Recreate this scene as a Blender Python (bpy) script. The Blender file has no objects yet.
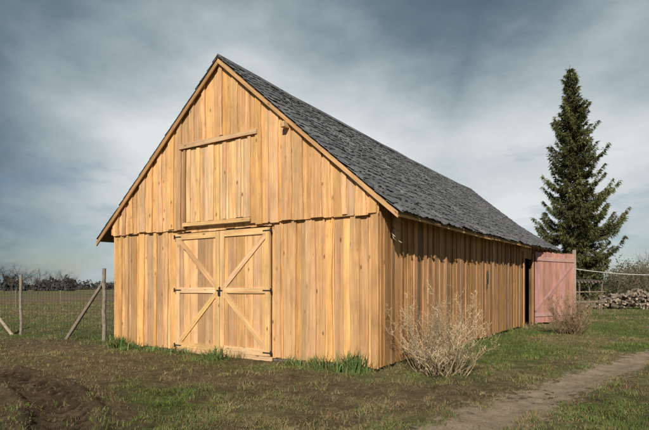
import bpy, math, random
import numpy as np
from mathutils import Vector, Matrix
random.seed(7); rng=np.random.default_rng(11)
scene=bpy.context.scene
scene.view_settings.view_transform='Standard'; scene.view_settings.look='None'; scene.view_settings.exposure=0

# ---------------------------------------------------------------- helpers
class MB:
    def __init__(s): s.v=[];s.f=[];s.c=[];s.g=[]
    def add(s,vs,fs,col,gs=None):
        b=len(s.v); s.v.extend([tuple(v) for v in vs]); s.f.extend([tuple(b+i for i in f) for f in fs])
        s.c.extend([(col[0],col[1],col[2],1.0)]*len(vs)); s.g.extend(gs if gs is not None else [tuple(v) for v in vs])
    def obj(s,name,mat,parent=None,smooth=False):
        me=bpy.data.meshes.new(name); me.from_pydata(s.v,[],s.f); me.update()
        a=me.attributes.new('Col','FLOAT_COLOR','POINT'); a.data.foreach_set('color',np.array(s.c,dtype=np.float32).ravel())
        g=me.attributes.new('gc','FLOAT_VECTOR','POINT'); g.data.foreach_set('vector',np.array(s.g,dtype=np.float32).ravel())
        if smooth: me.polygons.foreach_set('use_smooth',[True]*len(me.polygons))
        me.materials.append(mat)
        o=bpy.data.objects.new(name,me); scene.collection.objects.link(o)
        if parent: o.parent=parent
        return o
def np_obj(name,V,F,C,mat,parent=None,smooth=False):
    me=bpy.data.meshes.new(name); n=len(V); m,k=F.shape
    me.vertices.add(n); me.vertices.foreach_set('co',V.astype(np.float32).ravel())
    me.loops.add(m*k); me.loops.foreach_set('vertex_index',F.astype(np.int32).ravel())
    me.polygons.add(m); me.polygons.foreach_set('loop_start',np.arange(0,m*k,k,dtype=np.int32))
    try: me.polygons.foreach_set('loop_total',np.full(m,k,dtype=np.int32))
    except Exception: pass
    me.update(calc_edges=True)
    a=me.attributes.new('Col','FLOAT_COLOR','POINT')
    a.data.foreach_set('color',np.concatenate([C,np.ones((n,1))],1).astype(np.float32).ravel())
    if smooth: me.polygons.foreach_set('use_smooth',[True]*m)
    me.materials.append(mat)
    o=bpy.data.objects.new(name,me); scene.collection.objects.link(o)
    if parent: o.parent=parent
    return o
def empty(name,loc=(0,0,0),rz=0):
    e=bpy.data.objects.new(name,None); e.location=loc; e.rotation_euler=(0,0,rz); scene.collection.objects.link(e); return e

def vnoise(x,y,seed=0):
    x=np.asarray(x,float); y=np.asarray(y,float)
    xi=np.floor(x).astype(np.int64); yi=np.floor(y).astype(np.int64); fx=x-xi; fy=y-yi
    fx=fx*fx*(3-2*fx); fy=fy*fy*(3-2*fy)
    def h(a,b):
        n=(a*374761393+b*668265263+seed*974711)&0x7fffffff
        n=((n^(n>>13))*1274126177)&0x7fffffff
        return ((n^(n>>16))&0xffff)/65535.0
    return (h(xi,yi)*(1-fx)+h(xi+1,yi)*fx)*(1-fy)+(h(xi,yi+1)*(1-fx)+h(xi+1,yi+1)*fx)*fy
def fbm(x,y,seed=0,o=4):
    s=0;a=.5;t=0
    for i in range(o):
        s=s+a*vnoise(x*2**i,y*2**i,seed+i*17); t+=a; a*=.5
    return s/t

# ---------------------------------------------------------------- materials
def newmat(name,rough=.9):
    m=bpy.data.materials.new(name); m.use_nodes=True; nt=m.node_tree; b=nt.nodes['Principled BSDF']
    b.inputs['Roughness'].default_value=rough
    b.inputs['Specular IOR Level'].default_value=.2
    return m,nt,b
def mathn(nt,op,a,b=None):
    n=nt.nodes.new('ShaderNodeMath'); n.operation=op
    for i,x in enumerate((a,b)):
        if x is None: continue
        if isinstance(x,(int,float)): n.inputs[i].default_value=x
        else: nt.links.new(x,n.inputs[i])
    return n.outputs[0]
def maprange(nt,x,a,b,c,d):
    n=nt.nodes.new('ShaderNodeMapRange'); nt.links.new(x,n.inputs[0])
    for i,v in enumerate((a,b,c,d)): n.inputs[i+1].default_value=v
    return n.outputs[0]
def mul(nt,col,fac):
    n=nt.nodes.new('ShaderNodeVectorMath'); n.operation='SCALE'; nt.links.new(col,n.inputs[0])
    nt.links.new(fac,n.inputs['Scale']); return n.outputs[0]
def mix(nt,fac,a,b):
    n=nt.nodes.new('ShaderNodeMix'); n.data_type='RGBA'
    for s,x in ((0,fac),(6,a),(7,b)):
        if isinstance(x,(int,float,tuple)): n.inputs[s].default_value=x
        else: nt.links.new(x,n.inputs[s])
    return n.outputs[2]
def noise(nt,vec,scale,detail=4,sc=None,rough=.6):
    if sc:
        mp=nt.nodes.new('ShaderNodeMapping'); mp.inputs['Scale'].default_value=sc; nt.links.new(vec,mp.inputs[0]); vec=mp.outputs[0]
    n=nt.nodes.new('ShaderNodeTexNoise'); n.inputs['Scale'].default_value=scale; n.inputs['Detail'].default_value=detail
    n.inputs['Roughness'].default_value=rough; nt.links.new(vec,n.inputs['Vector']); return n.outputs[0]
def attr(nt,name):
    n=nt.nodes.new('ShaderNodeAttribute'); n.attribute_name=name; return n
def bump(nt,b,h,dist,strength=.6):
    n=nt.nodes.new('ShaderNodeBump'); n.inputs['Distance'].default_value=dist; n.inputs['Strength'].default_value=strength
    nt.links.new(h,n.inputs['Height']); nt.links.new(n.outputs[0],b.inputs['Normal'])

def wood_mat(name,knots=True,grey=0.0,heart=(.50,.225,.08,1),hamt=.55):
    m,nt,b=newmat(name,.75)
    c=attr(nt,'Col').outputs['Color']; g=attr(nt,'gc').outputs['Vector']
    fine=noise(nt,g,1,4,(95,95,1.6)); med=noise(nt,g,1,4,(20,20,.55)); big=noise(nt,g,1.1,3)
    hr=noise(nt,g,1,3,(7,7,.4)); dirt=noise(nt,g,3.5,6,(1,1,.6),rough=.7)
    f=mathn(nt,'MULTIPLY',maprange(nt,fine,.3,.7,.70,1.14),maprange(nt,med,.3,.7,.78,1.16))
    f=mathn(nt,'MULTIPLY',f,maprange(nt,big,.3,.7,.84,1.14))
    f=mathn(nt,'MULTIPLY',f,maprange(nt,dirt,.3,.55,.84,1.04))
    col=mul(nt,c,f)
    if hamt>0:
        col=mix(nt,maprange(nt,hr,.5,.66,0,hamt),col,mul(nt,mix(nt,0.0,heart,heart),f))
    if knots:
        mp=nt.nodes.new('ShaderNodeMapping'); mp.inputs['Scale'].default_value=(6,6,2.6); nt.links.new(g,mp.inputs[0])
        v=nt.nodes.new('ShaderNodeTexVoronoi'); v.inputs['Scale'].default_value=1; nt.links.new(mp.outputs[0],v.inputs['Vector'])
        sp=nt.nodes.new('ShaderNodeSeparateColor'); nt.links.new(v.outputs['Color'],sp.inputs[0])
        k=mathn(nt,'MULTIPLY',maprange(nt,v.outputs['Distance'],.07,.17,.85,0),maprange(nt,sp.outputs[0],.25,.6,0,1))
        col=mix(nt,k,col,(.14,.055,.02,1))
    if grey>0:
        gn=noise(nt,g,1,3,(5,5,.8)); col=mix(nt,maprange(nt,gn,.42,.68,0,grey),col,(.32,.24,.15,1))
    nt.links.new(col,b.inputs['Base Color']); bump(nt,b,fine,.006,.9); return m
M_wood=wood_mat('pine_boards',True,.2)
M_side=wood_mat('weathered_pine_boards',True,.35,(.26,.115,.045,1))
M_old=wood_mat('old_grey_wood',False,.8,hamt=0)
M_pink=wood_mat('faded_pink_boards',False,.2,hamt=0)

m,nt,b=newmat('old_shingles',.8); M_roof=m
b.inputs['Specular IOR Level'].default_value=.3
c=attr(nt,'Col').outputs['Color']; g=attr(nt,'gc').outputs['Vector']
tcr=nt.nodes.new('ShaderNodeTexCoord').outputs['Object']
f1=noise(nt,g,1,4,(40,40,3)); f2=noise(nt,tcr,.8,5); f3=noise(nt,tcr,9,6,rough=.75)
col=mul(nt,c,mathn(nt,'MULTIPLY',maprange(nt,f1,.3,.7,.65,1.3),maprange(nt,f2,.3,.7,.6,1.3)))
col=mix(nt,maprange(nt,f3,.50,.66,0,.65),col,(.29,.30,.31,1))
f4=noise(nt,tcr,2.3,5,rough=.7); col=mix(nt,maprange(nt,f4,.53,.7,0,.55),col,(.05,.052,.048,1))
nt.links.new(col,b.inputs['Base Color']); bump(nt,b,f3,.012,.8)

def plain(name,rough=.85,var=.25,scale=20,metal=0):
    m,nt,b=newmat(name,rough); c=attr(nt,'Col').outputs['Color']
    tc=nt.nodes.new('ShaderNodeTexCoord'); n=noise(nt,tc.outputs['Object'],scale,3)
    nt.links.new(mul(nt,c,maprange(nt,n,.3,.7,1-var,1+var)),b.inputs['Base Color']); b.inputs['Metallic'].default_value=metal
    return m
M_iron=plain('black_iron',.5,.2,30,.3); M_twig=plain('dry_twigs',.85,.3,6); M_wire=plain('galvanised_wire',.5,.2,10,.4)
M_bark=plain('bark',.9,.3,9)
def leafmat(name,tr=.25,var=.3,scale=1.2):
    m=plain(name,.7,var,scale); nt=m.node_tree; b=nt.nodes['Principled BSDF']
    t=nt.nodes.new('ShaderNodeBsdfTranslucent'); mx=nt.nodes.new('ShaderNodeMixShader'); mx.inputs[0].default_value=tr
    src=b.inputs['Base Color'].links[0].from_socket; nt.links.new(src,t.inputs[0])
    nt.links.new(b.outputs[0],mx.inputs[1]); nt.links.new(t.outputs[0],mx.inputs[2]); nt.links.new(mx.outputs[0],nt.nodes['Material Output'].inputs[0]); return m
M_grass=leafmat('grass_blades'); M_needle=leafmat('spruce_needles',.2,.35,.8)

m,nt,b=newmat('ground_soil_and_turf',.95); M_ground=m
b.inputs['Specular IOR Level'].default_value=.1
c=attr(nt,'Col').outputs['Color']; tc=nt.nodes.new('ShaderNodeTexCoord').outputs['Object']
n1=noise(nt,tc,22,8,rough=.78); n2=noise(nt,tc,3.2,5,rough=.65); n3=noise(nt,tc,.05,4)
col=mul(nt,c,mathn(nt,'MULTIPLY',mathn(nt,'MULTIPLY',maprange(nt,n1,.3,.7,.35,1.65),maprange(nt,n2,.3,.7,.6,1.4)),maprange(nt,n3,.3,.7,.8,1.2)))
nt.links.new(col,b.inputs['Base Color']); bump(nt,b,n1,.06,1.0)

m,nt,b=newmat('path_dirt',.95); M_path=m
c=attr(nt,'Col'); tc=nt.nodes.new('ShaderNodeTexCoord').outputs['Object']
n1=noise(nt,tc,40,8,rough=.75); n2=noise(nt,tc,4,7,rough=.75)
base=mix(nt,maprange(nt,n2,.3,.6,0,1),(.21,.155,.10,1),(.38,.30,.21,1))
nt.links.new(mul(nt,base,maprange(nt,n1,.3,.7,.6,1.35)),b.inputs['Base Color']); bump(nt,b,n1,.025,.9)
sep=nt.nodes.new('ShaderNodeSeparateColor'); nt.links.new(c.outputs['Color'],sep.inputs[0])
al=mathn(nt,'ADD',sep.outputs[0],mathn(nt,'MULTIPLY',mathn(nt,'SUBTRACT',n2,.5),2.8))
nt.links.new(maprange(nt,al,.25,.65,0,1),b.inputs['Alpha'])

# ---------------------------------------------------------------- camera
cam=bpy.data.cameras.new('camera'); co=bpy.data.objects.new('camera',cam); scene.collection.objects.link(co); scene.camera=co
co.location=(0,0,1.6); co.rotation_euler=(math.radians(90),0,0)
F=516.; cam.sensor_width=36; cam.lens=F/649*36; cam.shift_y=72/649; cam.clip_end=6000; cam.clip_start=.05
def W(px,depth): return (px-324.5)/F*depth
def D(py): return 1.6*F/(py-287.)      # ground depth

# ---------------------------------------------------------------- barn
RZ=math.atan2(-.5399,.8417); C0=(1.05,9.83)
barn=empty('wooden_barn',(C0[0],C0[1],0),RZ)
ca,sa=math.cos(RZ),math.sin(RZ)
def toL(x,y):
    dx=x-C0[0]; dy=y-C0[1]; return dx*ca+dy*sa, -dx*sa+dy*ca
def toW(x,y): return C0[0]+x*ca-y*sa, C0[1]+x*sa+y*ca
Wd=8.1; L=19.2; XC=-Wd/2
SL=.86; APEX=6.9
def lift(s): return .42*max(0,s/L)**1.3
def roofz(x,s):
    d=abs(x-XC)
    sag=-.09*math.sin(max(0,min(1,s/L))*math.pi)*(1-d/6)+.014*math.sin(s*2.1)+.012*math.sin(s*5.3+x)
    r=lift(s)*max(0,(d-2.2)/2.4)**1.5 if x>XC else 0
    return APEX-SL*d+sag+r

def board(mb,O,U,V,Nn,w,topL,topR,th,col,wav=.006,nseg=7,bL=0,bR=0):
    O=Vector(O);U=Vector(U);V=Vector(V);Nn=Vector(Nn); r=(random.uniform(0,60),random.uniform(0,60),random.uniform(0,60))
    vs=[];gs=[];fs=[]
    ph=random.uniform(0,6); cup=random.uniform(-.3,.3)*min(1,w/.15)*th*(wav>.003)
    for i in range(nseg+1):
        f=i/nseg; oL=wav*(math.sin(ph+f*5)+random.uniform(-.6,.6)); oR=w+wav*(math.sin(ph*2+f*4)+random.uniform(-.6,.6))
        vl=bL+(topL-bL)*f; vr=bR+(topR-bR)*f
        for (a,v,n) in ((oL,vl,0),(oR,vr,0),(oR,vr,th+cup),(oL,vl,th-cup)):
            vs.append(O+U*a+V*v+Nn*n); gs.append((a+r[0],n+r[1],v+r[2]))
    for i in range(nseg):
        a=i*4;b=a+4
        fs+= [(a+3,a+2,b+2,b+3),(a+1,a,b,b+1),(a,a+3,b+3,b),(a+2,a+1,b+1,b+2)]
    fs+=[(0,1,2,3),(nseg*4+3,nseg*4+2,nseg*4+1,nseg*4)]
    mb.add(vs,fs,col,gs)
def wc(base,var=.14,hue=.06):
    k=1+random.uniform(-var,var); h=random.uniform(-hue,hue)
    c=[base[0]*k*(1+h*.4),base[1]*k,base[2]*k*(1-h*3)]
    if var>.15 and random.random()<.2:      # more weathered plank
        g=sum(c)/3; t=random.uniform(.05,.2); c=[q*(1-t)+g*t for q in c]; q2=random.uniform(.75,.95); c=[q*q2 for q in c]
    return tuple(c)
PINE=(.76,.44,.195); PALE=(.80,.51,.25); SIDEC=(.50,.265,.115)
FX=(1,0,0);UZ=(0,0,1);FN=(0,-1,0)
def under(x,s=0): return roofz(x,0)-.10
def inner(mbx,layer_n,x0,x1,zb,ztf,skip=None,wr=(.2,.33),col=PINE,gap=.006,th=.024,nlayer=0.,axis='f',var=.2):
    x=x0
    while x<x1-.02:
        w=random.uniform(*wr); w=min(w,x1-x)
        if x1-(x+w)<.07: w=x1-x
        zb2=zb+random.uniform(-.015,.02)
        if axis=='f': board(mbx,(x+gap/2,-nlayer,0),FX,UZ,FN,w-gap,ztf(x),ztf(x+w),th,wc(col,var),bL=zb2,bR=zb2,wav=.004)
        else: board(mbx,(nlayer,x+gap/2,0),(0,1,0),UZ,(1,0,0),w-gap,ztf(x),ztf(x+w),th,wc(col,var),bL=zb2,bR=zb2)
        x+=w
def overlay(mbx,x0,x1,zb,ztf,skip=None,wr=(.10,.27),step=(.32,.62),col=PINE,nlayer=.030,axis='f',th=.026,var=.2):
    x=x0+.1
    while x<x1-.15:
        w=random.uniform(*wr); w=min(w,x1-x-.01)
        zb2=zb+random.uniform(-.03,.04)
        if axis=='f': board(mbx,(x,-nlayer,0),FX,UZ,FN,w,ztf(x),ztf(x+w),th,wc(col,var),wav=.015,bL=zb2,bR=zb2,nseg=11)
        else: board(mbx,(nlayer,x,0),(0,1,0),UZ,(1,0,0),w,ztf(x),ztf(x+w),th,wc(col,var),wav=.012,bL=zb2,bR=zb2,nseg=11)
        x+=max(w+.05,random.uniform(*step))
DL,DR=-5.56,-2.60
mb=MB()
inner(mb,0,-Wd,DL-.02,.06,lambda x:3.06); inner(mb,0,DR+.02,0,.06,lambda x:3.06)
overlay(mb,-Wd,DL-.02,.06,lambda x:3.05); overlay(mb,DR+.02,-.12,.06,lambda x:3.05)
inner(mb,0,DL-.02,DR+.02,2.94,lambda x:3.06)
board(mb,(-.15,-.058,0),FX,UZ,FN,.165,3.04,3.04,.024,(.54,.30,.13),bL=.05,bR=.05)
mb.obj('front_wall_boards',M_wood,barn)
mb=MB(); HX0,HX1=-5.24,-3.16
zt=lambda x: under(x)-.01
inner(mb,0,-Wd-.03,HX0,3.0,zt,nlayer=.064,col=PINE)
inner(mb,0,HX1,.03,3.0,zt,nlayer=.064)
inner(mb,0,HX0,HX1,4.95,zt,nlayer=.064)
inner(mb,0,HX0+.03,HX1-.03,3.16,lambda x:4.95,nlayer=.054,col=PALE,wr=(.2,.34))
overlay(mb,-Wd-.03,HX0-.05,3.0,zt,nlayer=.094,step=(.28,.5)); overlay(mb,HX1+.08,.0,3.0,zt,nlayer=.094,step=(.28,.5))
overlay(mb,HX0+.1,HX1-.1,5.08,zt,nlayer=.094)
for dx,w_ in ((.08,.12),(.42,.10),(.80,.17),(1.25,.12),(1.66,.16)):
    board(mb,(HX0+dx,-.084,3.17),FX,UZ,FN,w_,1.76,1.76,.02,wc(PALE,.22),wav=.008)
mb.obj('gable_boards',M_wood,barn)
mb=MB()
board(mb,(-5.38,-.122,4.96),(0,0,1),(1,0,.0),FN,.11,2.46,2.46,.035,wc(PALE))
board(mb,(-5.26,-.122,3.06),(0,0,1),(1,0,0),FN,.09,2.14,2.14,.03,wc(PALE))
board(mb,(HX1-.04,-.090,3.16),FX,UZ,FN,.07,1.78,1.78,.03,wc(PALE))
board(mb,(HX0-.02,-.090,3.16),FX,UZ,FN,.06,1.78,1.78,.026,(.36,.2,.09))
mb.obj('loft_hatch_frame',M_wood,barn)
# doors
mb=MB(); mid=(DL+DR)/2; ZB,ZT=.10,2.90
def leaf(x0,x1,hinge_left):
    n=6; w=(x1-x0)/n
    for i in range(n): board(mb,(x0+i*w+.004,-.028,0),FX,UZ,FN,w-.008,ZT,ZT,.028,wc(PINE,.2),wav=.001,bL=ZB,bR=ZB)
    y=-.0585; s=.13; T=.030
    board(mb,(x0,y,0),FX,UZ,FN,s,ZT,ZT,T,wc(PALE,.1),wav=.001,bL=ZB,bR=ZB)
    board(mb,(x1-s,y,0),FX,UZ,FN,s,ZT,ZT,T,wc(PALE,.1),wav=.001,bL=ZB,bR=ZB)
    zm=1.46
    for z,h in ((ZB,.15),(zm,.13),(ZT-.14,.14)):
        board(mb,(x0+s+.002,y,z),(0,0,1),(1,0,0),FN,h,x1-x0-2*s-.004,x1-x0-2*s-.004,T,wc(PALE,.1),wav=.001)
    xo,xi=(x0+s,x1-s) if hinge_left else (x1-s,x0+s)
    for (za,zb) in ((ZT-.16,zm+.16),(ZB+.17,zm-.02)):
        A=Vector((xo,y-.001,za));B=Vector((xi,y-.001,zb)); d=(B-A); l=d.length; d.normalize(); u=Vector((0,-1,0)).cross(d)
        board(mb,A-u*.06,u,d,FN,.12,l,l,T-.004,wc(PALE,.1),wav=.001)
leaf(DL,mid-.008,True); leaf(mid+.008,DR,False)
board(mb,(DL-.04,-.058,.0),(0,0,1),(1,0,0),FN,.095,DR-DL+.1,DR-DL+.1,.03,wc(PALE))
mb.obj('double_door',M_wood,barn)
mb=MB()
def box(mb,x0,x1,y0,y1,z0,z1,col):
    vs=[(x,y,z) for z in (z0,z1) for y in (y0,y1) for x in (x0,x1)]
    mb.add(vs,[(0,2,3,1),(4,5,7,6),(0,1,5,4),(2,6,7,3),(0,4,6,2),(1,3,7,5)],col)
IR=(.035,.034,.035)
for z in (.17,1.525,2.83):
    for x0,x1,xv in ((DL-.06,DL+.19,DL-.06),(DR-.19,DR+.06,DR+.02)):
        box(mb,x0,x1,-.098,-.0895,z-.013,z+.013,IR); box(mb,xv,xv+.04,-.101,-.089,z-.05,z+.05,IR)
box(mb,mid-.09,mid+.09,-.100,-.0895,1.505,1.535,IR); box(mb,mid-.03,mid+.03,-.12,-.101,1.40,1.52,IR)
box(mb,mid-.015,mid+.03,-.11,-.090,1.54,1.60,IR)
mb.obj('hinges_and_latch',M_iron,barn)
# side wall
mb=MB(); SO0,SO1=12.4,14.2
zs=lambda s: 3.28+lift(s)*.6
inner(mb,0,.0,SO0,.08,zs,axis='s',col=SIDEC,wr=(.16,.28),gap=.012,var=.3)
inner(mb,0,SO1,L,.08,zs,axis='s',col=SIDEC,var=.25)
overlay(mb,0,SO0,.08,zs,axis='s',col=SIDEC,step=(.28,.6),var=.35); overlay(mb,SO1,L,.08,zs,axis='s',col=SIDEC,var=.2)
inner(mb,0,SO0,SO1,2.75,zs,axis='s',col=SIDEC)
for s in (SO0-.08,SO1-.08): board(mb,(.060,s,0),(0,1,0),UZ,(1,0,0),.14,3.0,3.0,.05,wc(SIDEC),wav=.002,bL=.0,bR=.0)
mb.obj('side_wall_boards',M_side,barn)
mb=MB(); DK=(.10,.065,.035)
box(mb,-Wd+.01,DL,.02,.08,.0,3.2,DK); box(mb,DR,-.01,.02,.08,0,3.2,DK); box(mb,DL,DR,.02,.08,0,3.2,DK)
vs=[(-Wd,.05,3.1),(0,.05,3.1),(XC,.05,6.65)]; mb.add(vs,[(0,1,2)],DK)
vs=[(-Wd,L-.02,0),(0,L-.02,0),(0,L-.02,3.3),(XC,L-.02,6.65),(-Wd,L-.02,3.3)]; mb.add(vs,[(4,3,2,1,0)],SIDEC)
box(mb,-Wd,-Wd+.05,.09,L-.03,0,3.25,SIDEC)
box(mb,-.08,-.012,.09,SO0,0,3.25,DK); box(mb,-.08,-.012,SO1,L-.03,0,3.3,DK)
box(mb,-1.6,-1.55,SO0-1,SO1+1,0,3.2,(.03,.02,.015))  # near-black panel painted as the shade inside the side opening
mb.obj('wall_lining_and_interior_shade',M_side,barn)
mb=MB()
for (a0,a1,b0,b1) in ((-Wd-.02,.02,-.0,.3),(-.3,-.0-.002,.3,SO0)):
    box(mb,a0+.03,a1-.03,b0+.005,b1,-.2,.075,(.25,.23,.2))
mb.obj('foundation',M_ground,barn)
# roof
OR,OL,OF=.46,.56,.15
lenR=(Wd/2+OR); lenL=(Wd/2+OL)
mb=MB()
for side,hl in ((1,lenR),(-1,lenL)):
    ns,nx=40,12; P=[]
    for i in range(ns+1):
        s=-OF+.01+(L+OF+.2)*i/ns
        for j in range(nx+1):
            x=XC+side*(hl-.02)*j/nx; P.append((x,s,roofz(x,s)-.035))
    nP=len(P); P+= [(p[0],p[1],p[2]-.05) for p in P]
    fs=[]
    for i in range(ns):
        for j in range(nx):
            a=i*(nx+1)+j; q=(a,a+1,a+nx+2,a+nx+1)
            if side>0: fs+=[q,tuple(k+nP for k in reversed(q))]
            else: fs+=[tuple(reversed(q)),tuple(k+nP for k in q)]
    for i in range(ns):
        a=i*(nx+1)+nx; fs.append((a,a+nP,a+nx+1+nP,a+nx+1))
    for j in range(nx):
        fs.append((j,j+nP,j+1+nP,j+1)); a=ns*(nx+1)+j; fs.append((a,a+1,a+1+nP,a+nP))
    mb.add(P,fs,(.22,.15,.09))
mb.obj('roof_sheathing',M_side,barn)
mb=MB(); cs=math.atan(SL)
for side,hl in ((1,lenR),(-1,lenL)):
    sl=hl/math.cos(cs); exp_=.27; nr=int(sl/exp_)+1
    for r in range(nr):
        s=-OF-.03+random.uniform(-.1,0)
        rowoff=random.uniform(-.02,.02); rowk=random.uniform(.85,1.15)
        while s<L+.22:
            w=random.uniform(.07,.17); d0=r*exp_-.04+random.uniform(-.07,.045)+rowoff; ln=random.uniform(.42,.48)
            d1=min(d0+ln,sl+.01)
            if s<0: s0=max(s,-OF-.03)
            else: s0=s
            s1=min(s+w-.003,L+.24)
            if s1-s0<.03 : s+=w; continue
            th=.007+random.uniform(0,.008); lf=.015+random.uniform(0,.008)*(1 if random.random()<.95 else 4)
            tw=random.uniform(-.006,.006)
            def P(d,ss,up):
                x=XC+side*(hl-d*math.cos(cs)); z=roofz(x,ss)
                return (x+side*up*math.sin(cs),ss,z+up*math.cos(cs))
            vs=[P(d0,s0,lf+tw),P(d0,s1,lf-tw),P(d1,s1,-.005),P(d1,s0,-.005),P(d0,s0,lf+th+tw),P(d0,s1,lf+th-tw),P(d1,s1,.003),P(d1,s0,.003)]
            k=random.uniform(.10,.15)*rowk
            if random.random()<.10: k*=1.5
            if random.random()<.10: k*=.6
            col=(k*1.0,k*1.0,k*1.07)
            rr=(random.uniform(0,50),random.uniform(0,50))
            gs=[(a[1],a[2]*.2+rr[0],a[0]+rr[1]) for a in vs]
            fs=[(0,1,2,3),(7,6,5,4),(0,4,5,1),(1,5,6,2),(3,7,4,0),(2,6,7,3)]
            if side<0: fs=[tuple(reversed(f)) for f in fs]
            mb.add(vs,fs,col,gs); s+=w
s=-OF-.04
while s<L+.2:
    l=random.uniform(1.2,2.2); l=min(l,L+.24-s)
    for sd in (1,-1):
        z0=roofz(XC,s)+.035; z1=roofz(XC,s+l)+.035
        a=.17
        vs=[(XC-sd*.01,s,z0+.02),(XC+sd*a,s,z0-a*SL+.02),(XC+sd*a,s+l,z1-a*SL+.02),(XC-sd*.01,s+l,z1+.02)]
        vs+=[(p[0],p[1],p[2]-.022) for p in vs]
        fs=[(0,1,2,3),(7,6,5,4),(0,4,5,1),(1,5,6,2),(2,6,7,3),(3,7,4,0)]
        k=random.uniform(.1,.18); mb.add(vs,fs,(k,k,k*1.05))
    s+=l+.004
mb.obj('shingle_roof',M_roof,barn)
mb=MB()
for side,hl in ((1,lenR),(-1,lenL)):
    A=Vector((XC,-OF-.012,APEX-.05)); B=Vector((XC+side*(hl+.0),-OF-.012,APEX-.05-SL*hl)); d=(B-A);l=d.length;d.normalize()
    board(mb,A,Vector((0,0,-1)),d,FN,.10 if side>0 else .14,l,l,.028,(.42,.24,.11) if side<0 else (.56,.335,.155),wav=.006,nseg=14)
for s in np.arange(.4,L,.95):
    for side,hl in ((1,lenR),(-1,lenL)):
        A=Vector((XC+side*(Wd/2-.1),s,roofz(XC+side*(Wd/2-.1),s)-.088)); B=Vector((XC+side*(hl-.06),s,roofz(XC+side*(hl-.06),s)-.088)); d=B-A;l=d.length;d.normalize()
        board(mb,A,(0,1,0),d,(0,0,-1),.07,l,l,.10,wc(SIDEC),wav=.002,nseg=1)
for x in (XC+1.95,):
    z=APEX-SL*1.95-.2
    board(mb,(x-.05,.0,z-.09),(0,0,1),(0,-1,0),(1,0,0),.11,.30,.30,.10,wc(PALE),wav=.002,nseg=1)
for s0,s1 in ((.0,6.4),(6.35,12.1)):
    A=Vector((OR-.06,s0-.1,roofz(OR-.06,s0)-.17)); B=Vector((OR-.06,s1,roofz(OR-.06,s1)-.19)); d=B-A;l=d.length;d.normalize()
    board(mb,A,(0,0,1),d,(1,0,0),.05,l,l,.03,wc(PALE),wav=.006,nseg=10)
mb.obj('roof_trim',M_wood,barn)

def tube(mb,pts,radii,col,sides=4):
    pts=[Vector(p) for p in pts]; n=len(pts); vs=[];fs=[]
    for i,p in enumerate(pts):
        d=(pts[min(i+1,n-1)]-pts[max(i-1,0)]).normalized()
        a=d.orthogonal().normalized() if abs(d.z)<.95 else Vector((1,0,0))
        a=(a-d*a.dot(d)).normalized(); b2=d.cross(a)
        for k in range(sides):
            t=2*math.pi*k/sides; vs.append(p+(a*math.cos(t)+b2*math.sin(t))*radii[i])
    for i in range(n-1):
        for k in range(sides):
            k2=(k+1)%sides; fs.append((i*sides+k,i*sides+k2,(i+1)*sides+k2,(i+1)*sides+k))
    fs.append(tuple(range(sides-1,-1,-1))); fs.append(tuple((n-1)*sides+k for k in range(sides)))
    mb.add(vs,fs,col)
mb=MB()
for s,z,l_ in ((7.1,2.1,.55),(7.22,2.12,.42)):
    tube(mb,[(.09,s,z),(.10,s+.03,z-l_*.5),(.09,s+.01,z-l_)],[.010,.012,.014],(.06,.045,.035),5)
mb.obj('hanging_strap',M_iron,barn)
mb=MB()
for k in range(3):
    pts=[(.1+.05*random.random(),.35+.1*k+random.uniform(-.05,.05),2.95-.1*i) for i in range(5)]
    tube(mb,pts,[.008]*5,(.55,.45,.3),4)
    for p in pts: tube(mb,[p,(p[0]+.08,p[1]+random.uniform(-.1,.1),p[2]-.08)],[.012,.004],(.5,.42,.3),3)
mb.obj('hanging_dry_vine',M_twig,barn)

# pink open door leaf
pk=empty('pink_barn_door',(C0[0],C0[1],0),RZ)
mb=MB(); A=Vector((.12,14.35,0)); B=Vector((1.25,17.2,0)); d=(B-A); l=d.length; d.normalize(); nn=Vector((d.y,-d.x,0))
PK=(.56,.28,.245); n=16; w=l/n
for i in range(n):
    h=3.1+random.uniform(-.03,.02); board(mb,A+d*(i*w+.006),d,UZ,nn,w-.012,h,h,.025,wc(PK,.14),wav=.003,bL=.07+random.uniform(-.03,.03),bR=.07)
for z,h in ((.35,.14),(2.72,.16)):
    board(mb,A+nn*.0295+Vector((0,0,z)),(0,0,1),d,nn,h,l,l,.03,wc((.62,.37,.32),.05),wav=.002)
a=A+nn*.030+Vector((0,0,.55)); b_=B+nn*.030+Vector((0,0,2.6)); dd=(b_-a);ll=dd.length;dd.normalize();uu=nn.cross(dd)
board(mb,a,uu,dd,nn,.10,ll-.15,ll-.15,.026,wc((.56,.31,.27),.05),wav=.002)
mb.obj('pink_planks',M_pink,pk)
mb=MB(); board(mb,B+d*.02-nn*.05,d,UZ,nn,.14,3.3,3.3,.14,(.42,.36,.32),wav=.004); mb.obj('door_post',M_old,pk)

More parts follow.
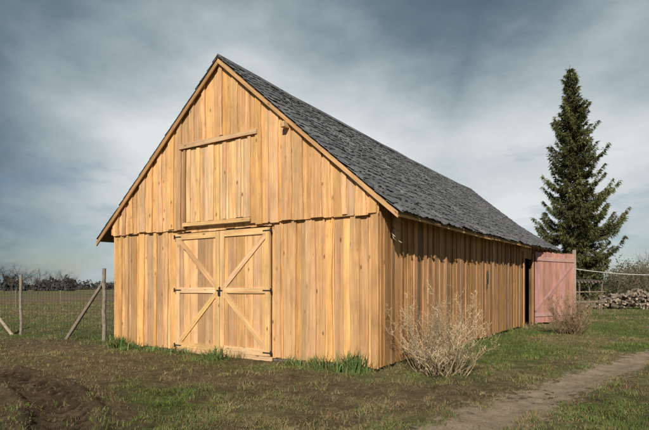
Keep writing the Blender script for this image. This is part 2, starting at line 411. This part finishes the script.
# ---------------------------------------------------------------- ground
pathpts=[(-3.5,3.2),(W(370,4.9),4.75),(W(475,5.9),5.9),(W(530,7.2),7.2),(W(590,9.1),9.1),(W(649,11.8),11.8),(13.5,17.5),(22,24),(40,33)]
def smooth_poly(p,it=3):
    p=np.array(p,float)
    for _ in range(it):
        q=[p[0]]
        for i in range(len(p)-1): q+= [p[i]*.75+p[i+1]*.25,p[i]*.25+p[i+1]*.75]
        q.append(p[-1]); p=np.array(q)
    return p
PP=smooth_poly(pathpts)
def dpoly(x,y,P,ret_s=False):
    best=np.full(x.shape,1e9); S=np.zeros(x.shape); acc=0
    for i in range(len(P)-1):
        a=P[i];b=P[i+1]; ab=b-a; ln=math.hypot(*ab); t=np.clip(((x-a[0])*ab[0]+(y-a[1])*ab[1])/(ab@ab),0,1)
        dd=np.hypot(x-a[0]-t*ab[0],y-a[1]-t*ab[1]); m_=dd<best; best=np.where(m_,dd,best); S=np.where(m_,acc+t*ln,S); acc+=ln
    return (best,S) if ret_s else best
T1=smooth_poly([(-12,12.5),(-8.0,10.6),(-5.3,9.0),(-4.0,7.6),(-3.1,6.2),(-2.5,4.6),(-2.2,2.5)],2)
T2=smooth_poly([(-12,11),(-7.8,9.2),(-5.9,7.8),(-4.9,6.6),(-4.3,5.2),(-4.0,3.0)],2)
T3=smooth_poly([(-13,12.2),(-8,12.0),(-4.2,10.3),(-1.4,8.6),(1.5,7.6),(3.8,7.6)],2)
def masks(x,y):
    dp=dpoly(x,y,PP); t1,s1=dpoly(x,y,T1,True); t2,s2=dpoly(x,y,T2,True); t3=dpoly(x,y,T3)
    lx=(x-C0[0])*ca+(y-C0[1])*sa; ly=-(x-C0[0])*sa+(y-C0[1])*ca
    n=fbm(x*.8,y*.8,3); n2=fbm(x*2.7,y*2.7,9)
    path=np.clip((.42-dp)/.2+ (n2-.5)*1.2,0,1)
    tt=np.minimum(t1,t2); ss=np.where(t1<t2,s1,s2)
    tr=np.clip((.42-tt)/.12+(n2-.5)*1.0,0,1)
    bl=np.clip((1.2-tt)/.7+(n-.5)*4,0,1)
    front=np.clip(2.0-np.abs(-ly-1.6)/.9+(n-.5)*5-.4,0,1)*(lx<2)*(lx>-14)
    tr3=np.clip((.6-t3)/.3+(n2-.5)*2,0,1)*.8
    fg=np.clip((n-.52)*7,0,.75)*(y<12)
    fp=(lx>-Wd-.05)&(lx<.05)&(ly>-.05)&(ly<L)
    mud=np.clip(np.maximum.reduce([tr,bl*.85,front*.85,tr3,fg]),0,1)
    return dp,tt,path,mud,fp,n,n2,lx,ly,tr,ss
def lugs(tt,ss): return np.where(tt<.30,np.tanh(3*np.sin(ss*2*math.pi/.30+tt*14)),0)
def gz(x,y):
    dp,tt,path,mud,fp,n,n2,lx,ly,tr,ss=masks(x,y)
    near=np.clip((30-np.hypot(x,y))/15,0,1)
    z=(fbm(x*1.3,y*1.3,21)-.5)*.09*near+(fbm(x*6,y*6,31,3)-.5)*.03*near
    z-=np.clip((.3-dp)/.3,0,1)*.03
    rut=np.exp(-(tt/.25)**4)
    ridge=np.exp(-((tt-.42)/.09)**2)*.07
    z+= (-.05*rut+lugs(tt,ss)*.030*(.4+1.2*n2)+ridge*(.3+1.4*n2))*near
    z+=mud*(fbm(x*8,y*8,41,3)-.5)*.08*near
    wall=np.where((lx>-Wd-.6)&(lx<.7)&(ly>-.6)&(ly<L+1),.35,1.0)
    return z*wall
def axis(lo,hi,step,ext):
    a=list(np.arange(lo,hi+1e-6,step)); s=step
    x=hi
    while x<ext: s*=1.17; x+=s; a.append(x)
    x=lo;s=step;pre=[]
    while x>-ext: s*=1.17; x-=s; pre.append(x)
    return np.array(pre[::-1]+a)
ax=axis(-8.5,8.5,.033,2500); ay=axis(4.2,13.5,.033,3000)
X,Y=np.meshgrid(ax,ay); xs=X.ravel(); ys=Y.ravel()
dp,tt,path,mud,fp,n,n2,lx,ly,tr,ss=masks(xs,ys)
zz=gz(xs,ys)
G=np.array([.12,.14,.045]); ST=np.array([.26,.21,.11]); MUD=np.array([.175,.122,.074]); FAR=np.array([.15,.15,.065])
def mixa(a,b,t): return a*(1-t[:,None])+b*t[:,None]
nn2=fbm(xs*.45,ys*.45,77)
dist=np.hypot(xs,ys)
col=mixa(np.tile(G,(len(xs),1)),ST,np.clip((nn2-.43)*4,0,.7))
leftn=np.clip((-xs-1)/6,0,1)
col=mixa(col,np.array([.17,.145,.07]),np.clip(.3*leftn,0,1))
col=mixa(col,MUD,np.clip(mud*.9,0,1))
wet=np.clip((1.0-tt)/.6,0,1)*np.clip(.5+(n2-.4)*3,0,1)
col=mixa(col,MUD*.6,wet*.8)
col=mixa(col,MUD*.28,np.clip(tr,0,1)*np.clip((.36-tt)/.08,0,1)*(.5-.45*lugs(tt,ss)))  # tread relief painted as shade: lug hollows darker, tops lighter
fieldn=fbm(xs*.03,ys*.12,5)
col=mixa(col,mixa(np.tile(FAR,(len(xs),1)),np.array([.19,.14,.08]),np.clip((fieldn-.4)*4,0,1)),np.clip((dist-22)/25,0,1)*np.where(xs<2,1,.5))
col=mixa(col,np.array([.10,.08,.05]),np.where(fp,.9,0.))
nx_,ny_=len(ax),len(ay)
idx=np.arange(nx_*ny_).reshape(ny_,nx_)
Fq=np.stack([idx[:-1,:-1],idx[:-1,1:],idx[1:,1:],idx[1:,:-1]],-1).reshape(-1,4)
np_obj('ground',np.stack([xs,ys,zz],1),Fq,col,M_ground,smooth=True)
PV=[];PC=[];nc=15
pl=[PP[0]]
for i in range(len(PP)-1):
    k=max(1,int(np.linalg.norm(PP[i+1]-PP[i])/.08)); 
    for j in range(1,k+1): pl.append(PP[i]+(PP[i+1]-PP[i])*j/k)
pl=np.array(pl); tg=np.gradient(pl,axis=0); tg/=np.linalg.norm(tg,axis=1)[:,None]; nr_=np.stack([-tg[:,1],tg[:,0]],1)
for j in range(nc):
    o=(j/(nc-1)-.5)*1.6; q=pl+nr_*o; PV.append(q); PC.append(np.full(len(pl),max(0,min(1,1.4-abs(o)/.8*1.75))))
Q=np.stack(PV,1).reshape(-1,2); e=np.stack(PC,1).ravel(); z=gz(Q[:,0],Q[:,1])+.006
idx=np.arange(len(Q)).reshape(len(pl),nc); Fq=np.stack([idx[:-1,:-1],idx[1:,:-1],idx[1:,1:],idx[:-1,1:]],-1).reshape(-1,4)[:,::-1]
np_obj('dirt_path',np.column_stack([Q,z]),Fq,np.stack([e,e,e],1),M_path,smooth=True)

# ---------------------------------------------------------------- grass
def blades(x,y,h,w,col,lean,name,mat):
    n=len(x); z=gz(x,y); an=rng.uniform(0,2*math.pi,n); la=rng.uniform(0,2*math.pi,n)
    cx=np.cos(an)*w/2; cy=np.sin(an)*w/2; lx_=np.cos(la)*lean*h; ly_=np.sin(la)*lean*h
    V=np.zeros((n,5,3))
    V[:,0]=np.stack([x-cx,y-cy,z-.01],1); V[:,1]=np.stack([x+cx,y+cy,z-.01],1)
    V[:,2]=np.stack([x+cx*.8+lx_*.35,y+cy*.8+ly_*.35,z+h*.6],1); V[:,3]=np.stack([x-cx*.8+lx_*.35,y-cy*.8+ly_*.35,z+h*.6],1)
    V[:,4]=np.stack([x+lx_,y+ly_,z+h*.95],1)
    b=np.arange(n)[:,None]*5
    Fq=np.concatenate([b+np.array([[0,1,2]]),b+np.array([[0,2,3]]),b+np.array([[3,2,4]])],0)
    C=np.repeat(col,5,axis=0)
    return np_obj(name,V.reshape(-1,3),Fq,C,mat)
NB=680000
r=4.8*np.exp(rng.uniform(0,1,NB)**1.15*math.log(60/4.8)); th=rng.uniform(-.70,.70,NB)
bx=r*np.sin(th); by=r*np.cos(th)
dp,tt,path,mud,fp,n,n2,lx,ly,tr,ss=masks(bx,by)
nb=fbm(bx*.45,by*.45,77); fine=fbm(bx*4,by*4,55,3)
keep=(rng.uniform(0,1,NB)<np.clip((.20+2.4*(fine-.41))*(1-mud*.93)*(1-.97*path),0,1))&(~fp)
bx,by,r,mud,nb,fine,n,lx,ly=[a[keep] for a in (bx,by,r,mud,nb,fine,n,lx,ly)]
k=len(bx); h=rng.uniform(.010,.034,k)*(1+1.2*(fine>.62))*(1+r/38); w=.0024+r*.00060
nearwall=((np.abs(lx)<.35)&(ly>-.3)&(ly<L))|((ly<0)&(ly>-.35)&(lx<0)&(lx>-Wd)); h=np.where(nearwall,h*2.6,h)
green=np.stack([rng.uniform(.11,.175,k),rng.uniform(.15,.22,k),rng.uniform(.032,.065,k)],1); straw=np.stack([rng.uniform(.22,.38,k),rng.uniform(.18,.30,k),rng.uniform(.09,.15,k)],1)
ps=np.clip(.32+(nb-.46)*2.6+mud*.3-np.clip(bx/25,-.25,.2),.07,.9)
isst=(rng.uniform(0,1,k)<ps)[:,None]
blades(bx,by,h,w,np.where(isst,straw,green),rng.uniform(.1,1.2,k)*np.where(isst[:,0],1.8,1),'grass',M_grass)

mb=MB()
for i in range(1800):
    if i%2: 
        q=T1[random.randrange(len(T1))] if i%4==1 else T2[random.randrange(len(T2))]; x=q[0]+random.gauss(0,.8); y=q[1]+random.gauss(0,.8)
    else:
        q=pl[random.randrange(len(pl))]; x=q[0]+random.gauss(0,.35); y=q[1]+random.gauss(0,.35)
    if y<4.6 or y>16: continue
    a,b_=toL(x,y)
    if -Wd-.1<a<.1 and -.1<b_: continue
    s=random.uniform(.006,.02)*(1.7 if i%2 else 1); z=float(gz(np.array([x]),np.array([y]))[0])
    vs=[(x+dx*s*random.uniform(.7,1.3),y+dy*s*random.uniform(.7,1.3),z+dz*s*random.uniform(.5,.9)) for dx,dy,dz in ((1,0,0),(-1,0,0),(0,1,0),(0,-1,0),(0,0,1),(0,0,-1))]
    k=random.uniform(.7,1.5); cc=(.15*k,.11*k,.07*k) if i%2 else (.26*k,.22*k,.17*k)
    mb.add(vs,[(0,2,4),(2,1,4),(1,3,4),(3,0,4),(2,0,5),(1,2,5),(3,1,5),(0,3,5)],cc)
mb.obj('pebbles',M_ground)

for i,(lxw,off,hh,nbl) in enumerate(((-7.45,.35,.38,150),(-6.75,.5,.27,80),(-5.0,.45,.2,35),(-3.75,.5,.34,80),(-1.75,.45,.22,50),(-.35,.45,.46,190),(-1.05,.4,.34,60),(-6.2,.3,.2,40))):
    x0,y0=toW(lxw,-off)
    mb=MB()
    for j in range(nbl):
        bx_=random.gauss(0,.13);by_=random.gauss(0,.09); a=random.uniform(0,6.28); ln=hh*random.uniform(.5,1.15); w=random.uniform(.006,.012); le=random.uniform(.1,.75)
        z0=float(gz(np.array([x0+bx_]),np.array([y0+by_]))[0])-.01
        pts=[]
        for t in (0,.35,.7,1): pts.append(Vector((x0+bx_+math.cos(a)*le*ln*t*t,y0+by_+math.sin(a)*le*ln*t*t,z0+ln*(t-.35*le*t*t))))
        sd=Vector((-math.sin(a),math.cos(a),0))*w
        vs=[]
        for p,ww in zip(pts,(1,1.1,.8,.05)): vs+=[p-sd*ww,p+sd*ww]
        g=random.uniform(.75,1.3); cc=(.13*g,.20*g,.06*g) if random.random()<.85 else (.3*g,.25*g,.12*g)
        mb.add(vs,[(0,1,3,2),(2,3,5,4),(4,5,7,6)],cc)
    mb.obj('weed_tuft',M_grass)

# ---------------------------------------------------------------- shrubs
def shrub(name,x0,y0,H,R,ns,col,seed,twr=.0022,side_n=(4,8)):
    random.seed(seed); mb=MB()
    for i in range(ns):
        a=random.uniform(0,6.283); rr=random.random()**.6; ln=H*random.choice((.45,.65,.8,.9,1.0,1.12))*random.uniform(.9,1.08)*(1-.2*rr)
        out=R*rr*random.uniform(.45,.95); P=[]
        bx_,by_=x0+math.cos(a)*.42*rr*R,y0+math.sin(a)*.42*rr*R; a+=random.gauss(0,.6)
        n=8; wob=[random.gauss(0,.06) for _ in range(2)]
        z0=float(gz(np.array([bx_]),np.array([by_]))[0])-.03
        for k in range(n+1):
            t=k/n; P.append(Vector((bx_+math.cos(a)*out*t**1.1+wob[0]*math.sin(t*6)+random.gauss(0,.012),by_+math.sin(a)*out*t**1.1+wob[1]*math.sin(t*5)+random.gauss(0,.012),z0+ln*(t-.1*rr*t*t))))
        k_=random.uniform(.5,1.3); c=tuple(q*k_ for q in col)
        tube(mb,P,[.0085*(1-t/n*.8) for t in range(n+1)],tuple(q*.7 for q in c),4)
        for j in range(random.randint(*side_n)):
            t=random.uniform(.2,.98); kk=min(int(t*n),n-1); p=P[kk].lerp(P[kk+1],t*n-kk); aa=random.uniform(0,6.283)
            l2=random.uniform(.12,.42)*(1.2-t*.6); e=p+Vector((math.cos(aa)*l2*.6+math.cos(a)*l2*.2,math.sin(aa)*l2*.6+math.sin(a)*l2*.2,l2*random.uniform(.3,.95)))
            m_=p.lerp(e,.5)+Vector((0,0,-.02)); tube(mb,[p,m_,e],[.004,.003,.0015],c,3)
            for q in range(random.randint(3,6)):
                b0=p.lerp(e,random.uniform(.3,1)); a3=random.uniform(0,6.283); l3=random.uniform(.04,.13)
                e3=b0+Vector((math.cos(a3)*l3*.6,math.sin(a3)*l3*.6,l3*random.uniform(.2,.9))); tube(mb,[b0,e3],[twr,.0014],c,3)
                if random.random()<.4:
                    s=random.uniform(.005,.012); cc=tuple(q*1.1 for q in c)
                    mb.add([e3+Vector((s,0,0)),e3+Vector((-s*.6,s,0)),e3+Vector((0,-s*.4,s*1.6)),e3+Vector((0,0,-s))],[(0,1,2),(0,2,3),(1,3,2),(0,3,1)],cc)
    mb.obj(name,M_twig); random.seed(seed+1)
shrub('dry_shrub',W(440,9.6),9.55,1.62,1.15,100,(.50,.385,.24),5)
shrub('dry_shrub',W(569,17.6),17.5,1.6,.9,100,(.34,.23,.14),15,twr=.004)

# ---------------------------------------------------------------- spruce
def spruce(name,x0,y0,H,seed):
    random.seed(seed); tree=empty(name,(x0,y0,0)); tb=MB()
    def ctr(z): t=z/H; return Vector((-.95*t**1.2,0,z))
    tube(tb,[ctr(H*t) for t in np.linspace(0,1,12)],[.26*(1-t)**.9+.015 for t in np.linspace(0,1,12)],(.13,.09,.065),8)
    def prof(z):
        t=(H-z)/H
        pts=[(0,.08),(.06,.45),(.15,.95),(.3,1.6),(.45,2.1),(.58,2.65),(.66,2.85),(.76,2.4),(.86,1.9),(.93,1.4),(1,.9)]
        for (a,b_),(c_,d_) in zip(pts,pts[1:]):
            if a<=t<=c_: return b_+(d_-b_)*(t-a)/(c_-a)
        return 1
    T=[];TC=[]
    z=1.4
    while z<H-.15:
        pr=prof(z); nb_=random.randint(5,8) if pr>.5 else 5; a0=random.uniform(0,6.28); wf=random.choice((.66,.85,1,1.0,1.14))
        for i in range(nb_):
            a=a0+i*6.283/nb_+random.uniform(-.4,.4)
            ln=pr*wf*random.choice((.5,.75,.9,1.0,1.12))*random.uniform(.85,1.1)
            droop=.3+.35*(H-z)/H; up=.40
            p0=ctr(z); n=6; P=[]
            for k in range(n+1):
                t=k/n; P.append(p0+Vector((math.cos(a)*ln*t,math.sin(a)*ln*t,ln*(-droop*math.sin(t*2.4)+up*t**2.5*.9))))
            tube(tb,P,[.035*(1-t/n)*(.3+ln/3)+.006 for t in range(n+1)],(.11,.08,.055),3)
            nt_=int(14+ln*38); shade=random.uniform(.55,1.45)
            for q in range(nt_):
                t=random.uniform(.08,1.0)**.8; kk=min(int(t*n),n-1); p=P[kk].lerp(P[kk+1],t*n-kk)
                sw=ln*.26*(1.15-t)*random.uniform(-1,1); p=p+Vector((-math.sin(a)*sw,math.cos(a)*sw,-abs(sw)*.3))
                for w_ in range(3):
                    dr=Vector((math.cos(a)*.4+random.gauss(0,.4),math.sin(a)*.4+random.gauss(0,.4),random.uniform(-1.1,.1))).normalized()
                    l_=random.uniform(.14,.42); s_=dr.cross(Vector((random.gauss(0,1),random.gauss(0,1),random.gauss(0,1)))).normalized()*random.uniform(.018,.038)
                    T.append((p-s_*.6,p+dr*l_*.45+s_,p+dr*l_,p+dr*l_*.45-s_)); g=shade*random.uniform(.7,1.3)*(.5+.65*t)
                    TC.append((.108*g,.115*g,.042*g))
        z+=random.uniform(.2,.36)
    V=np.array([[tuple(v) for v in t] for t in T]).reshape(-1,3); Fq=np.arange(len(V)).reshape(-1,4); C=np.repeat(np.array(TC),4,axis=0)
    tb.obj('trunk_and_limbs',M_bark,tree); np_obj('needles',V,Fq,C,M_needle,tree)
spruce('spruce_tree',W(582,40),40,18.8,3)

# ---------------------------------------------------------------- bare trees / hedge
def grow(mb,p,d,l,r,lev,col,br=3):
    n=2; q=p; pts=[p]
    for k in range(n):
        d=(d+Vector((random.gauss(0,.13),random.gauss(0,.13),random.gauss(0,.08)+.04))).normalized(); q=q+d*l/n; pts.append(q)
    tube(mb,pts,[r,r*.85,r*.68],col,3 if lev<3 else 5)
    if lev==0: return
    for k in range(br+(lev>2)):
        t=random.uniform(.35,1); b0=pts[0].lerp(pts[-1],t) if k else pts[-1]
        nd=(d+Vector((random.gauss(0,.55),random.gauss(0,.55),random.gauss(.05,.3)))).normalized()
        grow(mb,b0,nd,l*random.uniform(.55,.85),max(r*.55,.012),lev-1,col,br)
def barewood(name,items):
    root=MB()
    for (x,y,h,c,lev) in items: grow(root,Vector((x,y,0)),Vector((0,0,1)),h*.36,h*.014,lev,c)
    return root.obj(name,M_bark)
random.seed(21)
its=[]
for px in (4,11,17,21,27,38,42,47,52,57,61,64,68,72,-14,-30,-50,-8,33):
    dd=random.uniform(120,200); h=random.uniform(.55,.95)*10
    its.append((W(px,dd),dd,h,(.07,.06,.055),4))
barewood('distant_bare_trees',its)
its=[]
for i in range(34):
    px=random.uniform(594,760); dd=random.uniform(48,75); h=random.uniform(2.6,5.4)*dd/60*(.9+.3*(px>630))
    k=random.uniform(.7,1.3); its.append((W(px,dd),dd,h,(.17*k,.14*k,.10*k),4))
barewood('bare_thicket',its)
def foliage(name,centers,n_per,size,cols):
    V=[];C=[]
    for (x,y,z,rx,rz_) in centers:
        m_=n_per; u=rng.normal(0,1,(m_,3)); u/=np.linalg.norm(u,axis=1)[:,None]; rad=rng.uniform(.35,1,m_)**.6
        P=np.array([x,y,z])+u*rad[:,None]*np.array([rx,rx,rz_])*(1+.25*np.sin(u[:,:1]*7+x))
        P[:,2]=np.maximum(P[:,2],.05)
        d1=rng.normal(0,1,(m_,3)); d1/=np.linalg.norm(d1,axis=1)[:,None]; d2=np.cross(d1,rng.normal(0,1,(m_,3))); d2/=np.linalg.norm(d2,axis=1)[:,None]
        s=size*rng.uniform(.5,1.3,m_)[:,None]
        V.append(np.stack([P-d1*s,P+d2*s*.5,P+d1*s,P-d2*s*.5],1).reshape(-1,3))
        cc=np.array(cols[rng.integers(len(cols))])*rng.uniform(.6,1.3,(m_,1)); C.append(np.repeat(cc,4,axis=0))
    V=np.concatenate(V);C=np.concatenate(C); np_obj(name,V,np.arange(len(V)).reshape(-1,4),C,M_needle)
cen=[]
for i in range(240):
    dd=random.uniform(260,420); px=random.uniform(-500,1150); h=random.uniform(1.2,3.6)
    cen.append((W(px,dd),dd,h*.6,random.uniform(4,10),h))
for px in (8,14,20,40,46,52,60,68): 
    dd=210; h=random.uniform(2.2,3.8); cen.append((W(px,dd),dd,h*.6,2.6,h))
foliage('distant_treeline',cen,260,.9,[(.06,.07,.06),(.085,.08,.07),(.05,.065,.055),(.1,.09,.08)])
cen=[]
for i in range(26):
    px=random.uniform(598,800); dd=random.uniform(50,85); cen.append((W(px,dd),dd,random.uniform(.8,2.2),random.uniform(1.2,2.6),random.uniform(1.2,2.6)))
for px in (622,634,645,656): cen.append((W(px,60),60,random.uniform(1.8,2.6),1.6,random.uniform(2.2,2.9)))
foliage('undergrowth',cen,900,.12,[(.07,.085,.035),(.13,.11,.06),(.09,.10,.04),(.15,.12,.075)])

# ---------------------------------------------------------------- firewood pile
mb=MB(); random.seed(4)
Dp=D(308)-2
for i in range(420):
    px_=random.uniform(592,705); x=W(px_,Dp); hmax=1.15*min(1,(px_-588)/26)*(1+.2*math.sin(px_*.2)); z=.08+hmax*random.random()**.8
    y=Dp+random.uniform(-1.0,1.0)*(1-z/2.2); r_=random.uniform(.055,.11); l=random.uniform(.35,.5)
    a=random.gauss(-1.57,.7); el=random.gauss(0,.25); d=Vector((math.cos(a)*math.cos(el),math.sin(a)*math.cos(el),math.sin(el)))
    k=random.uniform(.7,1.3); p=Vector((x,y,z))
    tube(mb,[p-d*l/2,p+d*l/2],[r_,r_*.95],(.20*k,.165*k,.13*k),7)
    u=d.orthogonal().normalized(); w_=d.cross(u)
    for sg in (1,-1):
        e=p+d*(l/2+.002)*sg; vs=[e+(u*math.cos(q*6.283/7)+w_*math.sin(q*6.283/7))*r_*.93 for q in range(7)]
        mb.add(vs,[tuple(range(7)) if sg>0 else tuple(range(6,-1,-1))],(.33*k,.26*k,.19*k))
mb.obj('firewood_pile',M_bark)
mb=MB(); xr=W(579,30)
for dx,dy in ((0,0),(1.3,.0),(0,1.4),(1.3,1.4)): tube(mb,[(xr+dx,30+dy,0),(xr+dx+.03,30+dy,1.9)],[.06,.05],(.16,.13,.1),6)
for dy in (0,1.4):
    for z in (.7,1.3,1.85): tube(mb,[(xr-.2,30+dy-.05,z),(xr+1.5,30+dy-.05,z+.03)],[.04,.035],(.2,.16,.12),5)
for k in range(9): tube(mb,[(xr-.15+.2*k,29.8,1.92),(xr-.15+.2*k+.03,31.7,2.05)],[.05,.05],(.15,.12,.1),5)
mb.obj('pole_rack',M_bark)
px_,py_=toW(1.25,17.2)
mb=MB(); A=Vector((px_,py_,2.45)); B=Vector((W(760,30),30,3.2)); pts=[A.lerp(B,t)+Vector((0,0,-1.0*4*t*(1-t)*.55)) for t in np.linspace(0,1,24)]
tube(mb,pts,[.02]*24,(.55,.55,.52),4)
tube(mb,[(B.x,B.y,0),(B.x,B.y,3.4)],[.09,.07],(.2,.17,.14),8)
mb.obj('clothes_line',M_twig)

# ---------------------------------------------------------------- fence
fc=empty('wire_fence'); mb=MB(); OW=(.24,.20,.16)
def post(mb,x,y,h,r=.055,c=OW,lean=0):
    pts=[(x+lean*t,y,h*t-.05*(t==0)) for t in np.linspace(0,1,6)]
    pts=[(p[0]+random.gauss(0,.008),p[1],p[2]) for p in pts]; tube(mb,pts,[r*random.uniform(.9,1.08) for _ in pts],c,8)
p1=(W(104,15.2),15.2); p2=(W(21,17.4),17.4); p3=(-16.0,19.8); p4=(-23,22.5)
post(mb,*p1,2.15,.062); post(mb,*p2,2.0,.05); post(mb,*p3,1.95); post(mb,*p4,1.95)
bl=toW(-Wd-.15,.3)
tube(mb,[(W(66,15.9),15.9,-.03),(p1[0]-.02,p1[1]+.02,1.75)],[.06,.05],OW,7)
tube(mb,[(p2[0]-.25,p2[1]-.05,-.03),(p2[0]-2.0,p2[1]+.5,1.75)],[.055,.045],(.33,.27,.2),7)
mb.obj('posts',M_bark,fc)
mb=MB()
def wires(a,b_):
    A=Vector((*a,0));B=Vector((*b_,0)); l=(B-A).length
    for z in (.12,.3,.48,.66,.84,1.02,1.2,1.38,1.56): tube(mb,[A+Vector((0,0,z)),A.lerp(B,.5)+Vector((0,0,z-.015)),B+Vector((0,0,z))],[.0055]*3,(.05,.045,.04),3)
    k=int(l/.16)
    for i in range(k): 
        p=A.lerp(B,i/k); tube(mb,[p+Vector((0,0,.12)),p+Vector((0,0,1.56))],[.0045]*2,(.05,.045,.04),3)
wires(bl,p1);wires(p1,p2);wires(p2,p3);wires(p3,p4)
mb.obj('wire_mesh',M_bark,fc)
fc2=empty('wire_fence'); mb=MB(); prev=None
for i in range(14):
    x,y=-34+i*3.1,38+i*1.1; post(mb,x,y,1.35,.05,(.2,.17,.14),random.gauss(0,.05))
    if prev:
        for z in (.4,.8,1.2): tube(mb,[(prev[0],prev[1],z),(x,y,z)],[.006]*2,(.15,.14,.13),3)
    prev=(x,y)
mb.obj('posts_and_wires',M_bark,fc2)

# ---------------------------------------------------------------- light
sd=Vector((-.16,-.987,0)).normalized(); el=math.radians(32)
sv=Vector((sd.x*math.cos(el),sd.y*math.cos(el),math.sin(el)))
sun=bpy.data.lights.new('sun','SUN'); sun.energy=5.0; sun.angle=math.radians(.6); sun.color=(1,.93,.82)
so=bpy.data.objects.new('sun',sun); scene.collection.objects.link(so); so.rotation_euler=sv.to_track_quat('Z','Y').to_euler()
w=bpy.data.worlds.new('World'); scene.world=w; w.use_nodes=True; nt=w.node_tree; nt.nodes.clear()
out=nt.nodes.new('ShaderNodeOutputWorld'); sky=nt.nodes.new('ShaderNodeTexSky'); sky.sky_type='NISHITA'; sky.sun_disc=False
sky.sun_elevation=el; sky.sun_rotation=math.atan2(sd.x,sd.y); sky.air_density=1; sky.dust_density=.5; sky.ozone_density=2
bg=nt.nodes.new('ShaderNodeBackground'); bg.inputs[1].default_value=.06; nt.links.new(sky.outputs[0],bg.inputs[0])
tc=nt.nodes.new('ShaderNodeTexCoord').outputs['Generated']
big=noise(nt,tc,1.5,6,(1,1,2.0),rough=.45); det=noise(nt,tc,4.0,7,(1,1,2.0),rough=.55); det2=noise(nt,tc,5.0,8,(1,1,3.2),rough=.6)
sx=nt.nodes.new('ShaderNodeSeparateXYZ'); nt.links.new(tc,sx.inputs[0]); Z=sx.outputs[2]
def blob(dv,a,b_):
    d=nt.nodes.new('ShaderNodeVectorMath'); d.operation='DOT_PRODUCT'; nt.links.new(tc,d.inputs[0]); d.inputs[1].default_value=Vector(dv).normalized()
    n_=nt.nodes.new('ShaderNodeMapRange'); n_.interpolation_type='SMOOTHSTEP'; nt.links.new(d.outputs['Value'],n_.inputs[0]); n_.inputs[1].default_value=a; n_.inputs[2].default_value=b_; return n_.outputs[0]
bright=mathn(nt,'MAXIMUM',blob((-.12,1,.26),.86,1.0),mathn(nt,'MULTIPLY',blob((.5,1,.12),.88,1.0),.85))
v=mathn(nt,'ADD',mathn(nt,'MULTIPLY',bright,.64),mathn(nt,'ADD',mathn(nt,'MULTIPLY',mathn(nt,'SUBTRACT',big,.5),1.15),mathn(nt,'MULTIPLY',mathn(nt,'SUBTRACT',det,.5),.85)))
v=mathn(nt,'ADD',v,.22)
v=mathn(nt,'SUBTRACT',v,maprange(nt,Z,.26,.52,0,.38))
ramp=nt.nodes.new('ShaderNodeValToRGB'); nt.links.new(v,ramp.inputs[0]); e=ramp.color_ramp.elements
e[0].position=.0; e[0].color=(.075,.12,.16,1); e[1].position=1.0; e[1].color=(.76,.79,.79,1)
x_=e.new(.3); x_.color=(.165,.225,.27,1); x_=e.new(.65); x_.color=(.44,.51,.54,1)
bc=nt.nodes.new('ShaderNodeBackground'); nt.links.new(ramp.outputs[0],bc.inputs[0]); bc.inputs[1].default_value=1.0
cov=mathn(nt,'ADD',maprange(nt,det2,.34,.58,.1,1),maprange(nt,Z,.08,.28,0,1)); cov=mathn(nt,'MINIMUM',cov,1.0); cov=mathn(nt,'MULTIPLY',cov,.95)
mx=nt.nodes.new('ShaderNodeMixShader'); nt.links.new(cov,mx.inputs[0]); nt.links.new(bg.outputs[0],mx.inputs[1]); nt.links.new(bc.outputs[0],mx.inputs[2]); nt.links.new(mx.outputs[0],out.inputs[0])
print('done')
